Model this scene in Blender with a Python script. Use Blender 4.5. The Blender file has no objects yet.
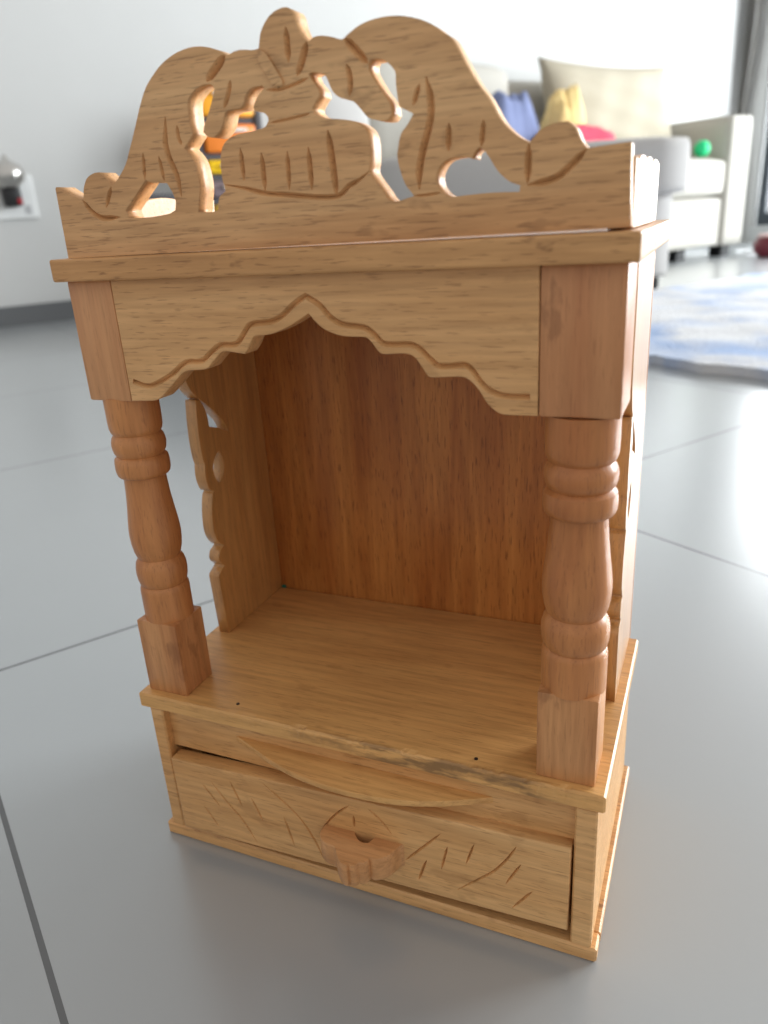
import bpy, bmesh, math, random
from mathutils import Vector, Matrix
from math import sin, cos, pi, radians

DATA = {"crown_outer":[[-0.1407,0.39085],[-0.14016,0.42485],[-0.13936,0.42579],[-0.13835,0.4256],[-0.1315,0.42168],[-0.12358,0.41871],[-0.12242,0.42048],[-0.12162,0.42349],[-0.11852,0.42812],[-0.11373,0.43029],[-0.10987,0.4306],[-0.10612,0.42723],[-0.10317,0.42404],[-0.09882,0.42671],[-0.09255,0.4327],[-0.08877,0.43872],[-0.08572,0.44386],[-0.08201,0.45031],[-0.07817,0.45717],[-0.07353,0.46379],[-0.06908,0.46775],[-0.06286,0.47203],[-0.05527,0.47513],[-0.0473,0.47657],[-0.04062,0.47633],[-0.03426,0.47476],[-0.0286,0.47186],[-0.02707,0.47125],[-0.02409,0.47219],[-0.02002,0.47257],[-0.02245,0.4724],[-0.01846,0.47232],[-0.01459,0.47172],[-0.01128,0.47178],[-0.01057,0.47412],[-0.00949,0.47744],[-0.00623,0.48156],[-0.00209,0.48409],[0.00254,0.485],[0.00509,0.48448],[0.00669,0.48232],[0.0074,0.47888],[0.00885,0.47532],[0.01146,0.47217],[0.01308,0.47145],[0.01594,0.47272],[0.0203,0.47254],[0.02452,0.47144],[0.02799,0.47022],[0.02929,0.47045],[0.03147,0.47177],[0.03698,0.47423],[0.04429,0.47544],[0.05292,0.47519],[0.06128,0.47312],[0.06724,0.47048],[0.07075,0.46787],[0.07503,0.46478],[0.08023,0.45587],[0.08535,0.44773],[0.08947,0.4427],[0.0946,0.43416],[0.10034,0.42856],[0.10628,0.42509],[0.11049,0.42915],[0.11598,0.43112],[0.12087,0.43134],[0.12364,0.42892],[0.12594,0.42427],[0.12841,0.42128],[0.13562,0.42176],[0.14443,0.42216],[0.1457,0.39213]],
"crown_holes":[[[-0.03702,0.46091],[-0.03602,0.45938],[-0.03804,0.45494],[-0.04108,0.44958],[-0.04409,0.44508],[-0.04488,0.44258],[-0.04264,0.4405],[-0.03923,0.44032],[-0.03485,0.44358],[-0.03223,0.44933],[-0.02918,0.45016],[-0.02418,0.4504],[-0.02189,0.45202],[-0.02064,0.45496],[-0.01761,0.45737],[-0.01497,0.45793],[-0.01138,0.45795],[-0.0107,0.45716],[-0.01096,0.45634],[-0.013,0.45487],[-0.01531,0.45268],[-0.01693,0.44979],[-0.01632,0.44837],[-0.01203,0.44733],[-0.01024,0.44574],[-0.00998,0.44411],[-0.01197,0.44182],[-0.01822,0.44071],[-0.02574,0.44007],[-0.02004,0.44056],[-0.02743,0.43997],[-0.03275,0.4382],[-0.03579,0.43523],[-0.03748,0.43014],[-0.0378,0.42288],[-0.03715,0.41881],[-0.03682,0.4171],[-0.0404,0.41496],[-0.04135,0.41298],[-0.04223,0.40925],[-0.04548,0.4084],[-0.05396,0.40889],[-0.05265,0.41368],[-0.05111,0.41976],[-0.05136,0.42588],[-0.05291,0.43204],[-0.05689,0.43702],[-0.05104,0.44229],[-0.05177,0.44548],[-0.05183,0.45128],[-0.05107,0.4563],[-0.0479,0.45942],[-0.04327,0.46141],[-0.03901,0.46156]],[[-0.08188,0.42522],[-0.07843,0.42358],[-0.07282,0.42346],[-0.06966,0.42296],[-0.06848,0.42094],[-0.06692,0.41806],[-0.06604,0.41451],[-0.06701,0.41048],[-0.07102,0.40915],[-0.08265,0.40822],[-0.09608,0.40851],[-0.09731,0.41223]],[[0.01163,0.45971],[0.01342,0.46018],[0.01892,0.45887],[0.02042,0.45668],[0.0218,0.45315],[0.02332,0.45095],[0.02656,0.4489],[0.03152,0.44737],[0.03465,0.44433],[0.03815,0.44057],[0.04263,0.43912],[0.04675,0.43906],[0.04851,0.44091],[0.04794,0.44499],[0.04418,0.45004],[0.03977,0.45713],[0.03931,0.4598],[0.0405,0.46161],[0.04414,0.4615],[0.04727,0.46015],[0.05103,0.45615],[0.05118,0.45191],[0.05168,0.44659],[0.05229,0.44321],[0.05464,0.44197],[0.058,0.44024],[0.05809,0.43971],[0.0555,0.43627],[0.0525,0.43316],[0.05101,0.42849],[0.05036,0.42438],[0.05133,0.4194],[0.0535,0.41358],[0.05623,0.41019],[0.057,0.40892],[0.0549,0.40848],[0.04896,0.40726],[0.04561,0.40798],[0.04247,0.41217],[0.03815,0.41788],[0.03705,0.42048],[0.03769,0.42328],[0.03809,0.42889],[0.0376,0.43382],[0.03574,0.4371],[0.03087,0.43998],[0.02497,0.44124],[0.01644,0.44269],[0.01268,0.44481],[0.01199,0.44662],[0.01402,0.44919],[0.01596,0.45105],[0.01538,0.45385],[0.01267,0.45722]],[[0.0723,0.42188],[0.07906,0.4224],[0.08303,0.42123],[0.08354,0.4233],[0.08597,0.4254],[0.08774,0.42421],[0.09043,0.42064],[0.09335,0.4162],[0.09805,0.41184],[0.10273,0.40992],[0.10239,0.40761],[0.09092,0.40805],[0.07873,0.40775],[0.07249,0.40771],[0.0682,0.41131],[0.06709,0.41545],[0.06886,0.41935]]],
"crown_grooves":[[[[-0.12361,0.41859],[-0.11905,0.41287],[-0.11301,0.40962],[-0.10128,0.40929]],4],[[[-0.10369,0.4236],[-0.10934,0.41416]],3.5],[[[-0.02857,0.47155],[-0.03406,0.46711],[-0.03983,0.4627]],6],[[[-0.02718,0.46177],[-0.02951,0.4559],[-0.03234,0.45122]],3.5],[[[-0.06493,0.45096],[-0.06682,0.4416],[-0.06716,0.4399],[-0.06611,0.43377],[-0.06319,0.42539],[-0.06217,0.41636]],4.5],[[[-0.05903,0.44681],[-0.05915,0.44158],[-0.05778,0.43849]],3],[[[-0.08101,0.43702],[-0.08239,0.42505]],3],[[[-0.07213,0.43493],[-0.07087,0.42388]],3],[[[-0.01144,0.47174],[-0.00698,0.46435],[-0.00313,0.45799],[-0.00306,0.45608]],5],[[[0.00282,0.47809],[0.00274,0.46495]],4.5],[[[0.01213,0.47152],[0.00964,0.46585],[0.00614,0.4596]],5],[[[-0.00966,0.45602],[-0.00265,0.45556],[0.0052,0.45677],[0.01182,0.45837]],2.5],[[[-0.0098,0.44304],[0.00215,0.44385],[0.01089,0.44481]],2],[[[-0.02616,0.43454],[-0.02611,0.42084]],3.5],[[[-0.01538,0.43172],[-0.01552,0.41549]],4],[[[-0.00211,0.43125],[-0.00283,0.4153]],3.5],[[[0.00858,0.43191],[0.00867,0.41453]],4],[[[0.01874,0.43773],[0.01981,0.42509],[0.02059,0.41119]],5],[[[-0.03697,0.41994],[-0.02575,0.4175],[-0.01522,0.41468],[-0.00147,0.41313],[0.01111,0.41148],[0.02121,0.41128],[0.02606,0.41432],[0.02706,0.41504],[0.0316,0.41691],[0.0372,0.42011]],3.5],[[[0.0297,0.47039],[0.03387,0.46599],[0.03935,0.46032]],5.5],[[[0.02974,0.46127],[0.03093,0.4555],[0.03017,0.44941]],4],[[[0.0614,0.45045],[0.05829,0.44293]],3.5],[[[0.06423,0.45271],[0.06586,0.4451],[0.06555,0.43724],[0.06187,0.4262],[0.05989,0.41806],[0.05959,0.41139]],5],[[[0.07339,0.43524],[0.07292,0.42493]],4],[[[0.08787,0.43512],[0.0868,0.42533]],3.5],[[[0.10606,0.42491],[0.10562,0.41057]],4.5],[[[0.12842,0.42109],[0.12294,0.41601],[0.11641,0.41158],[0.10563,0.40983]],4.5],[[[0.057,0.40892],[0.06317,0.40902],[0.06926,0.40954]],2]],
"arch_low":[[-0.11496,0.31433],[-0.10093,0.31497],[-0.09573,0.31658],[-0.08664,0.32361],[-0.07986,0.32949],[-0.07475,0.33202],[-0.06273,0.333],[-0.05815,0.33679],[-0.05241,0.34156],[-0.04929,0.34246],[-0.03779,0.34112],[-0.03474,0.34459],[-0.0319,0.34913],[-0.02941,0.35026],[-0.0214,0.35096],[-0.01128,0.35439],[-0.00456,0.35775],[0.00079,0.36066],[0.00647,0.35467],[0.01282,0.35145],[0.01929,0.34999],[0.02979,0.34958],[0.03281,0.34714],[0.03648,0.34253],[0.0396,0.34184],[0.04901,0.34222],[0.05357,0.34084],[0.05647,0.3373],[0.06006,0.33204],[0.06232,0.33137],[0.07582,0.33209],[0.08019,0.33035],[0.08449,0.32577],[0.08806,0.32016],[0.09309,0.31603],[0.0974,0.3152],[0.11078,0.31534]],
"arch_groove":[[-0.11241,0.32564],[-0.1031,0.32318],[-0.09593,0.32494],[-0.08541,0.32983],[-0.07482,0.33655],[-0.06468,0.33729],[-0.05859,0.3415],[-0.05174,0.34563],[-0.04214,0.34626],[-0.03718,0.35096],[-0.03227,0.35585],[-0.02059,0.35717],[-0.01381,0.35985],[-0.00684,0.36513],[0.00012,0.36898],[0.00746,0.3645],[0.01192,0.35943],[0.01816,0.35579],[0.02935,0.35431],[0.03391,0.35144],[0.03837,0.34716],[0.04303,0.34647],[0.05231,0.34652],[0.05679,0.34443],[0.06115,0.34022],[0.06629,0.33674],[0.07741,0.33763],[0.08101,0.33558],[0.08456,0.33073],[0.08884,0.3266],[0.09598,0.32399],[0.10748,0.32393]],
"drawer_grooves":[[[-0.1064,0.05878],[-0.10037,0.05069],[-0.09513,0.04333]],[[-0.0987,0.06279],[-0.0895,0.04984],[-0.07874,0.03728],[-0.06947,0.0202]],[[-0.08357,0.06685],[-0.07678,0.04803]],[[-0.10785,0.03967],[-0.09821,0.0244]],[[-0.06865,0.05766],[-0.06222,0.04065]],[[-0.05922,0.07303],[-0.04563,0.06227],[-0.03353,0.05076],[-0.02508,0.03621],[-0.01984,0.022]],[[-0.04591,0.04898],[-0.04054,0.02644]],[[0.00173,0.07144],[-0.006,0.06413],[-0.01304,0.05533],[-0.02135,0.04183]],[[0.01467,0.07268],[0.02192,0.06651],[0.02866,0.05781]],[[0.05987,0.06777],[0.04666,0.05186],[0.03684,0.04041]],[[0.05035,0.04461],[0.0444,0.02748]],[[0.04955,0.04354],[0.04508,0.02786]],[[0.06365,0.05934],[0.05939,0.04065]],[[0.07966,0.06594],[0.07463,0.04988]],[[0.10407,0.0723],[0.09883,0.06142],[0.08996,0.04853],[0.06887,0.02781]],[[0.10674,0.06016],[0.09805,0.0428]],[[0.11364,0.04282],[0.10193,0.02583]],[[0.00421,0.06474],[0.00407,0.05548]]],
"drawer_quad":[[-0.12861,0.07384],[0.13358,0.08012],[0.13314,0.01973],[-0.12812,0.01595]],
"knob":[[-0.01578,6e-05],[-0.01646,-0.00659],[-0.01533,-0.01121],[-0.01148,-0.01479],[-0.00757,-0.01614],[-0.0038,-0.01632],[-0.00132,-0.01812],[0.00058,-0.02099],[0.0029,-0.02351],[0.00524,-0.02584],[0.00805,-0.02726],[0.01031,-0.0273],[0.0108,-0.02585],[0.01262,-0.02648],[0.01472,-0.02545],[0.01595,-0.02303],[0.01878,-0.02231],[0.02032,-0.01977],[0.02087,-0.01757],[0.02348,-0.01793],[0.02705,-0.01595],[0.0303,-0.01264],[0.03255,-0.0082],[0.03421,-0.00334],[0.03678,-0.00094],[0.03812,0.00103],[0.03517,0.00286],[0.03319,0.00339],[0.02589,0.00374],[0.01743,0.00092],[0.01684,-0.00329],[0.01508,-0.00694],[0.01152,-0.00759],[0.00702,-0.00521],[0.00304,-7e-05],[0.00102,0.0024],[-0.00765,0.00161]]}
CAM = dict(f=757.7566, loc=(0.18021,-0.32033,0.40124), rot=(1.200030,0.059348,0.398705))
S = 0.77            # drawing units -> metres
random.seed(4)
SC = bpy.context.scene
COL = SC.collection
U = Vector((cos(radians(57.2)), sin(radians(57.2)), 0))     # room axis along the sofa wall
V = Vector((sin(radians(57.2)), -cos(radians(57.2)), 0))    # room axis away from the sofa wall
def W(a, b, z=0.0):
    p = U * a + V * b
    return Vector((p.x, p.y, z))

# ------------------------------------------------------------------ materials
def srgb(r, g, b):
    f = lambda c: (c / 255 / 12.92) if c / 255 <= 0.04045 else ((c / 255 + 0.055) / 1.055) ** 2.4
    return (f(r), f(g), f(b), 1)

def base_mat(name):
    m = bpy.data.materials.new(name)
    m.use_nodes = True
    nt = m.node_tree
    b = nt.nodes['Principled BSDF']
    return m, nt, b

def plain(name, col, rough=0.5, noise=0.0, nscale=20, metal=0.0, bump=0.0, spec=0.5):
    m, nt, b = base_mat(name)
    b.inputs['Roughness'].default_value = rough
    b.inputs['Metallic'].default_value = metal
    b.inputs['Specular IOR Level'].default_value = spec
    if noise or bump:
        tc = nt.nodes.new('ShaderNodeTexCoord')
        n = nt.nodes.new('ShaderNodeTexNoise')
        n.inputs['Scale'].default_value = nscale
        n.inputs['Detail'].default_value = 5
        nt.links.new(tc.outputs['Object'], n.inputs['Vector'])
        r = nt.nodes.new('ShaderNodeMixRGB')
        r.inputs[1].default_value = tuple(c * (1 - noise) for c in col[:3]) + (1,)
        r.inputs[2].default_value = tuple(min(1, c * (1 + noise)) for c in col[:3]) + (1,)
        nt.links.new(n.outputs['Fac'], r.inputs[0])
        nt.links.new(r.outputs[0], b.inputs['Base Color'])
        if bump:
            bp = nt.nodes.new('ShaderNodeBump')
            bp.inputs['Strength'].default_value = bump
            bp.inputs['Distance'].default_value = 0.003
            nt.links.new(n.outputs['Fac'], bp.inputs['Height'])
            nt.links.new(bp.outputs['Normal'], b.inputs['Normal'])
    else:
        b.inputs['Base Color'].default_value = col
    return m

def wood(name, light, dark, pore, axis='x', rough=0.42, pore_amt=0.55, fig=1.0, rot=0.0, coat=0.15, pscale=1.0, specks=0.0, coat_rough=0.25):
    """Grain runs along axis; broad figure, fine fibre and short dark pores."""
    m, nt, b = base_mat(name)
    N, L = nt.nodes.new, nt.links.new
    tc = N('ShaderNodeTexCoord')
    def mapped(s_along, s_across):
        mp = N('ShaderNodeMapping')
        sc = [s_across] * 3
        sc['xyz'.index(axis)] = s_along
        mp.inputs['Scale'].default_value = sc
        mp.inputs['Rotation'].default_value = (0, rot, 0)
        L(tc.outputs['Object'], mp.inputs['Vector'])
        return mp
    def noise(mp, det=4, dist=0.0):
        n = N('ShaderNodeTexNoise')
        n.inputs['Scale'].default_value = 1
        n.inputs['Detail'].default_value = det
        n.inputs['Distortion'].default_value = dist
        L(mp.outputs[0], n.inputs['Vector'])
        return n
    n1 = noise(mapped(6, 45), 5, 0.6)                 # broad figure
    r1 = N('ShaderNodeValToRGB')
    r1.color_ramp.elements[0].position = 0.33
    r1.color_ramp.elements[0].color = dark
    r1.color_ramp.elements[1].position = 0.68
    r1.color_ramp.elements[1].color = light
    L(n1.outputs['Fac'], r1.inputs[0])
    n2 = noise(mapped(25, 420), 3)                    # fibre
    mx = N('ShaderNodeMixRGB'); mx.blend_type = 'MULTIPLY'; mx.inputs[0].default_value = 0.5 * fig
    r2 = N('ShaderNodeValToRGB')
    r2.color_ramp.elements[0].position = 0.3; r2.color_ramp.elements[0].color = (0.55, 0.5, 0.45, 1)
    r2.color_ramp.elements[1].position = 0.65; r2.color_ramp.elements[1].color = (1, 1, 1, 1)
    L(n2.outputs['Fac'], r2.inputs[0]); L(r1.outputs[0], mx.inputs[1]); L(r2.outputs[0], mx.inputs[2])
    n3 = noise(mapped(95 * pscale, 1250 * pscale), 2)                    # pores
    r3 = N('ShaderNodeValToRGB')
    r3.color_ramp.elements[0].position = 0.59; r3.color_ramp.elements[0].color = (0, 0, 0, 1)
    r3.color_ramp.elements[1].position = 0.66; r3.color_ramp.elements[1].color = (pore_amt,) * 3 + (1,)
    L(n3.outputs['Fac'], r3.inputs[0])
    m3 = N('ShaderNodeMixRGB'); m3.inputs[2].default_value = pore
    L(r3.outputs[0], m3.inputs[0]); L(mx.outputs[0], m3.inputs[1])
    # dirt and handling marks
    n4 = N('ShaderNodeTexNoise'); n4.inputs['Scale'].default_value = 14; n4.inputs['Detail'].default_value = 6
    L(tc.outputs['Object'], n4.inputs['Vector'])
    r4 = N('ShaderNodeValToRGB')
    r4.color_ramp.elements[0].position = 0.3; r4.color_ramp.elements[0].color = (0.82, 0.78, 0.74, 1)
    r4.color_ramp.elements[1].position = 0.6; r4.color_ramp.elements[1].color = (1, 1, 1, 1)
    L(n4.outputs['Fac'], r4.inputs[0])
    m4 = N('ShaderNodeMixRGB'); m4.blend_type = 'MULTIPLY'; m4.inputs[0].default_value = 0.5
    L(m3.outputs[0], m4.inputs[1]); L(r4.outputs[0], m4.inputs[2])
    last = m4
    if specks:                                        # small dents and dark handling specks
        n5 = N('ShaderNodeTexNoise'); n5.inputs['Scale'].default_value = 150; n5.inputs['Detail'].default_value = 3
        mp5 = N('ShaderNodeMapping'); sc5 = [1.0] * 3; sc5['xyz'.index(axis)] = .45; mp5.inputs['Scale'].default_value = sc5
        L(tc.outputs['Object'], mp5.inputs['Vector']); L(mp5.outputs[0], n5.inputs['Vector'])
        n6 = N('ShaderNodeTexNoise'); n6.inputs['Scale'].default_value = 22
        L(tc.outputs['Object'], n6.inputs['Vector'])
        mu = N('ShaderNodeMath'); mu.operation = 'MULTIPLY'; L(n5.outputs['Fac'], mu.inputs[0]); L(n6.outputs['Fac'], mu.inputs[1])
        r5 = N('ShaderNodeValToRGB')
        r5.color_ramp.elements[0].position = .36; r5.color_ramp.elements[0].color = (0, 0, 0, 1)
        r5.color_ramp.elements[1].position = .42; r5.color_ramp.elements[1].color = (specks,) * 3 + (1,)
        L(mu.outputs[0], r5.inputs[0])
        m5 = N('ShaderNodeMixRGB'); m5.inputs[2].default_value = pore
        L(r5.outputs[0], m5.inputs[0]); L(m4.outputs[0], m5.inputs[1]); last = m5
    L(last.outputs[0], b.inputs['Base Color'])
    b.inputs['Roughness'].default_value = rough
    b.inputs['Specular IOR Level'].default_value = 0.3
    b.inputs['Coat Weight'].default_value = coat
    b.inputs['Coat Roughness'].default_value = coat_rough
    bp = N('ShaderNodeBump'); bp.inputs['Strength'].default_value = 0.25; bp.inputs['Distance'].default_value = 0.0006
    ad = N('ShaderNodeMath'); ad.operation = 'SUBTRACT'
    L(n2.outputs['Fac'], ad.inputs[0]); L(r3.outputs[0], ad.inputs[1])
    L(ad.outputs[0], bp.inputs['Height']); L(bp.outputs['Normal'], b.inputs['Normal'])
    return m

MW = {
 'crown': wood('carved wood', srgb(232, 186, 134), srgb(214, 162, 110), srgb(104, 66, 38), 'x', pore_amt=.38, rot=radians(-3), specks=.3),
 'panel': wood('panel wood', srgb(232, 184, 130), srgb(218, 166, 110), srgb(120, 76, 40), 'x', pore_amt=.35, specks=.2),
 'slab': wood('slab wood', srgb(228, 180, 124), srgb(208, 156, 102), srgb(104, 62, 32), 'x', pore_amt=.45, specks=.7),
 'pillar': wood('turned wood', srgb(214, 148, 90), srgb(180, 112, 64), srgb(112, 66, 40), 'z', pore_amt=.25, fig=.7, coat=.3, specks=.4),
 'deck': wood('deck wood', srgb(230, 178, 112), srgb(219, 164, 100), srgb(130, 80, 36), 'x', pore_amt=.25, rough=.42, coat=.2, specks=.2),
 'drawer': wood('drawer wood', srgb(232, 184, 126), srgb(220, 166, 106), srgb(140, 92, 48), 'x', pore_amt=.35, specks=.25),
 'block': wood('pale block wood', srgb(216, 158, 106), srgb(188, 124, 76), srgb(120, 74, 46), 'z', pore_amt=.2, rot=radians(-34), specks=.4),
 'topblock': wood('pinkish block wood', srgb(216, 160, 112), srgb(196, 134, 90), srgb(120, 74, 46), 'z', pore_amt=.2, fig=.6, specks=.4),
 'back': wood('veneer wood', srgb(206, 138, 70), srgb(172, 102, 44), srgb(100, 52, 20), 'z', pore_amt=.6, rough=.4, coat=.3),
 'side': wood('side panel wood', srgb(218, 166, 102), srgb(200, 144, 82), srgb(120, 74, 34), 'z', pore_amt=.3, coat=1.0, coat_rough=.32),
 'knob': wood('knob wood', srgb(220, 166, 114), srgb(204, 146, 94), srgb(110, 66, 34), 'x', pore_amt=.2),
}

def tile_mat():
    m, nt, b = base_mat('grey floor tiles')
    N, L = nt.nodes.new, nt.links.new
    tc = N('ShaderNodeTexCoord')
    mp = N('ShaderNodeMapping'); mp.vector_type = 'POINT'
    L(tc.outputs['Object'], mp.inputs['Vector'])
    sx = N('ShaderNodeSeparateXYZ'); L(mp.outputs[0], sx.inputs[0])
    t = 0.775 * S
    def line(out, off, w):
        a = N('ShaderNodeMath'); a.operation = 'SUBTRACT'; L(out, a.inputs[0]); a.inputs[1].default_value = off * S
        d = N('ShaderNodeMath'); d.operation = 'DIVIDE'; L(a.outputs[0], d.inputs[0]); d.inputs[1].default_value = t
        r = N('ShaderNodeMath'); r.operation = 'ROUND'; L(d.outputs[0], r.inputs[0])
        s = N('ShaderNodeMath'); s.operation = 'SUBTRACT'; L(d.outputs[0], s.inputs[0]); L(r.outputs[0], s.inputs[1])
        ab = N('ShaderNodeMath'); ab.operation = 'ABSOLUTE'; L(s.outputs[0], ab.inputs[0])
        lt = N('ShaderNodeMath'); lt.operation = 'LESS_THAN'; L(ab.outputs[0], lt.inputs[0]); lt.inputs[1].default_value = w / t / 2
        return lt
    la = line(sx.outputs[0], -0.175, 0.0030)
    lb = line(sx.outputs[1], 0.446, 0.0030)
    mx = N('ShaderNodeMath'); mx.operation = 'MAXIMUM'; L(la.outputs[0], mx.inputs[0]); L(lb.outputs[0], mx.inputs[1])
    n = N('ShaderNodeTexNoise'); n.inputs['Scale'].default_value = 3; n.inputs['Detail'].default_value = 6
    L(tc.outputs['Object'], n.inputs['Vector'])
    c0 = N('ShaderNodeMixRGB'); c0.inputs[1].default_value = TILE_A; c0.inputs[2].default_value = TILE_B
    L(n.outputs['Fac'], c0.inputs[0])
    c1 = N('ShaderNodeMixRGB'); c1.inputs[2].default_value = srgb(40, 42, 46)
    L(mx.outputs[0], c1.inputs[0]); L(c0.outputs[0], c1.inputs[1])
    L(c1.outputs[0], b.inputs['Base Color'])
    n2 = N('ShaderNodeTexNoise'); n2.inputs['Scale'].default_value = 160; n2.inputs['Detail'].default_value = 2
    L(tc.outputs['Object'], n2.inputs['Vector'])
    bp = N('ShaderNodeBump'); bp.inputs['Strength'].default_value = 0.05; bp.inputs['Distance'].default_value = 0.001
    L(n2.outputs['Fac'], bp.inputs['Height']); L(bp.outputs['Normal'], b.inputs['Normal'])
    b.inputs['Roughness'].default_value = 0.30
    b.inputs['Specular IOR Level'].default_value = 0.85
    b.inputs['Coat Weight'].default_value = 1.0; b.inputs['Coat IOR'].default_value = 1.7; b.inputs['Coat Roughness'].default_value = 0.24
    return m
TILE_A = srgb(153, 158, 161)
TILE_B = srgb(163, 168, 171)

# ------------------------------------------------------------------ object helpers
def link(name, me, parent=None):
    o = bpy.data.objects.new(name, me)
    COL.objects.link(o)
    if parent:
        o.parent = parent
    return o

def world_loc(o):
    v = Vector((0, 0, 0))
    while o:
        v += o.location; o = o.parent
    return v

def obj(name, bm, mat, parent=None, loc=None, smooth=False):
    """bm is in drawing units in place; the object's origin goes to loc (or its parent's origin)."""
    bmesh.ops.scale(bm, vec=(S, S, S), verts=bm.verts)
    if parent:
        org = world_loc(parent); lc = Vector((0, 0, 0))
    else:
        if loc is None:
            xs = [v.co for v in bm.verts]
            loc = Vector((sum(v.x for v in xs) / len(xs), sum(v.y for v in xs) / len(xs), min(v.z for v in xs))) / S
        org = Vector(loc) * S; lc = org
    bmesh.ops.translate(bm, vec=-org, verts=bm.verts)
    bmesh.ops.recalc_face_normals(bm, faces=bm.faces)
    me = bpy.data.meshes.new(name)
    bm.to_mesh(me); bm.free()
    if smooth:
        for p in me.polygons: p.use_smooth = True
        if smooth != 'all':
            me.set_sharp_from_angle(angle=radians(smooth if smooth is not True else 40))
    me.materials.append(mat)
    o = link(name, me, parent)
    o.location = lc
    return o

def tag(o, label=None, cat=None, group=None, kind=None):
    if label: o['label'] = label
    if cat: o['category'] = cat
    if group: o['group'] = group
    if kind: o['kind'] = kind
    return o

def thing(name, loc, label, cat, group=None):
    o = bpy.data.objects.new(name, None)
    COL.objects.link(o)
    o.empty_display_size = 0.05
    o.location = Vector(loc) * S
    return tag(o, label, cat, group)

def add_box(bm, x0, x1, y0, y1, z0, z1, bev=0.0, seg=1, fr=None):
    """axis box; fr maps (x,y,z) to place (room frame W or another)."""
    vs = [bm.verts.new((x, y, z)) for x in (x0, x1) for y in (y0, y1) for z in (z0, z1)]
    idx = [(0, 1, 3, 2), (4, 6, 7, 5), (0, 4, 5, 1), (2, 3, 7, 6), (0, 2, 6, 4), (1, 5, 7, 3)]
    fs = [bm.faces.new([vs[i] for i in f]) for f in idx]
    allv = vs
    if bev:
        es = list({e for f in fs for e in f.edges})
        r = bmesh.ops.bevel(bm, geom=es, offset=bev, segments=seg, profile=0.5, affect='EDGES')
        allv = list({v for v in r['verts']} | {v for v in vs if v.is_valid})
    if fr:
        for v in allv: v.co = fr(*v.co)
    return allv

def catmull(pts, closed=True, sub=4, corner=50):
    """smooth a polyline, leaving true corners sharp"""
    P = [Vector(p) for p in pts]; n = len(P); out = []
    def sharp(i):
        if not closed and i in (0, n - 1): return True
        a = P[i] - P[i - 1]; b = P[(i + 1) % n] - P[i]
        if a.length < 1e-9 or b.length < 1e-9: return True
        return a.angle(b) > radians(corner)
    sh = [sharp(i) for i in range(n)]
    for i in range(n if closed else n - 1):
        j = (i + 1) % n
        p1, p2 = P[i], P[j]
        d = (p2 - p1).length
        def tang(k):
            a, b = P[k - 1], P[(k + 1) % n]
            la, lb = (P[k] - a).length, (b - P[k]).length
            return (b - a).normalized() * min(d, 1.5 * min(la, lb))
        t1 = (p2 - p1) if sh[i] else tang(i)
        t2 = (p2 - p1) if sh[j] else tang(j)
        for s in range(sub):
            t = s / sub
            h00, h10 = 2*t**3 - 3*t**2 + 1, t**3 - 2*t**2 + t
            h01, h11 = -2*t**3 + 3*t**2, t**3 - t**2
            out.append(h00 * p1 + h10 * t1 + h01 * p2 + h11 * t2)
    if not closed: out.append(P[-1])
    return out

def area2(p):
    return sum(p[i][0] * p[(i + 1) % len(p)][1] - p[(i + 1) % len(p)][0] * p[i][1] for i in range(len(p))) / 2

def plate(outline, holes, thick, frame, bev=0.0):
    """flat sawn plate: outline and holes in 2D, thickness along +w; frame(u,v,w) -> point. Returns a closed bmesh."""
    cu = bpy.data.curves.new('tmp', 'CURVE')
    cu.dimensions = '2D'; cu.fill_mode = 'BOTH'
    cu.extrude = (thick / 2 - bev) * 10; cu.bevel_depth = bev * 10; cu.bevel_resolution = 1; cu.offset = -bev * 10
    for p in [outline] + list(holes):
        sp = cu.splines.new('POLY'); sp.points.add(len(p) - 1)
        for q, c in zip(sp.points, p): q.co = (c[0] * 10, c[1] * 10, 0, 1)
        sp.use_cyclic_u = True
    o = bpy.data.objects.new('tmp', cu); COL.objects.link(o)
    dg = bpy.context.evaluated_depsgraph_get(); dg.update()
    me = bpy.data.meshes.new_from_object(o.evaluated_get(dg))
    bpy.data.objects.remove(o); bpy.data.curves.remove(cu)
    bm = bmesh.new(); bm.from_mesh(me); bpy.data.meshes.remove(me)
    bmesh.ops.remove_doubles(bm, verts=bm.verts, dist=1e-4)
    for v in bm.verts: v.co = frame(v.co.x / 10, v.co.y / 10, v.co.z / 10 + thick / 2)
    bmesh.ops.recalc_face_normals(bm, faces=bm.faces)
    return bm

def gouge(bm, pts, w, depth, frame, sub=4, taper=True):
    """V-shaped chisel cut along a polyline on the face w=0"""
    P = catmull([(p[0], p[1], 0) for p in pts], False, sub)
    n = len(P); rings = []
    for i, p in enumerate(P):
        a = P[max(0, i - 1)]; b = P[min(n - 1, i + 1)]
        t = (b - a).normalized(); nn = Vector((-t.y, t.x, 0))
        f = min(1.0, 0.18 + 1.6 * math.sin(pi * i / (n - 1))) if taper else 1.0
        hw = w * f; d = depth * f
        rings.append([bm.verts.new(frame(p.x + s * nn.x * k, p.y + s * nn.y * k, ww))
                      for s, k, ww in ((-1, hw * 1.4, -0.4 * d), (1, hw * 1.4, -0.4 * d), (0, 0, d))])
    for i in range(n - 1):
        A, B = rings[i], rings[i + 1]
        for k in range(3):
            bm.faces.new((A[k], A[(k + 1) % 3], B[(k + 1) % 3], B[k]))
    bm.faces.new(rings[0][::-1]); bm.faces.new(rings[-1])

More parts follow.
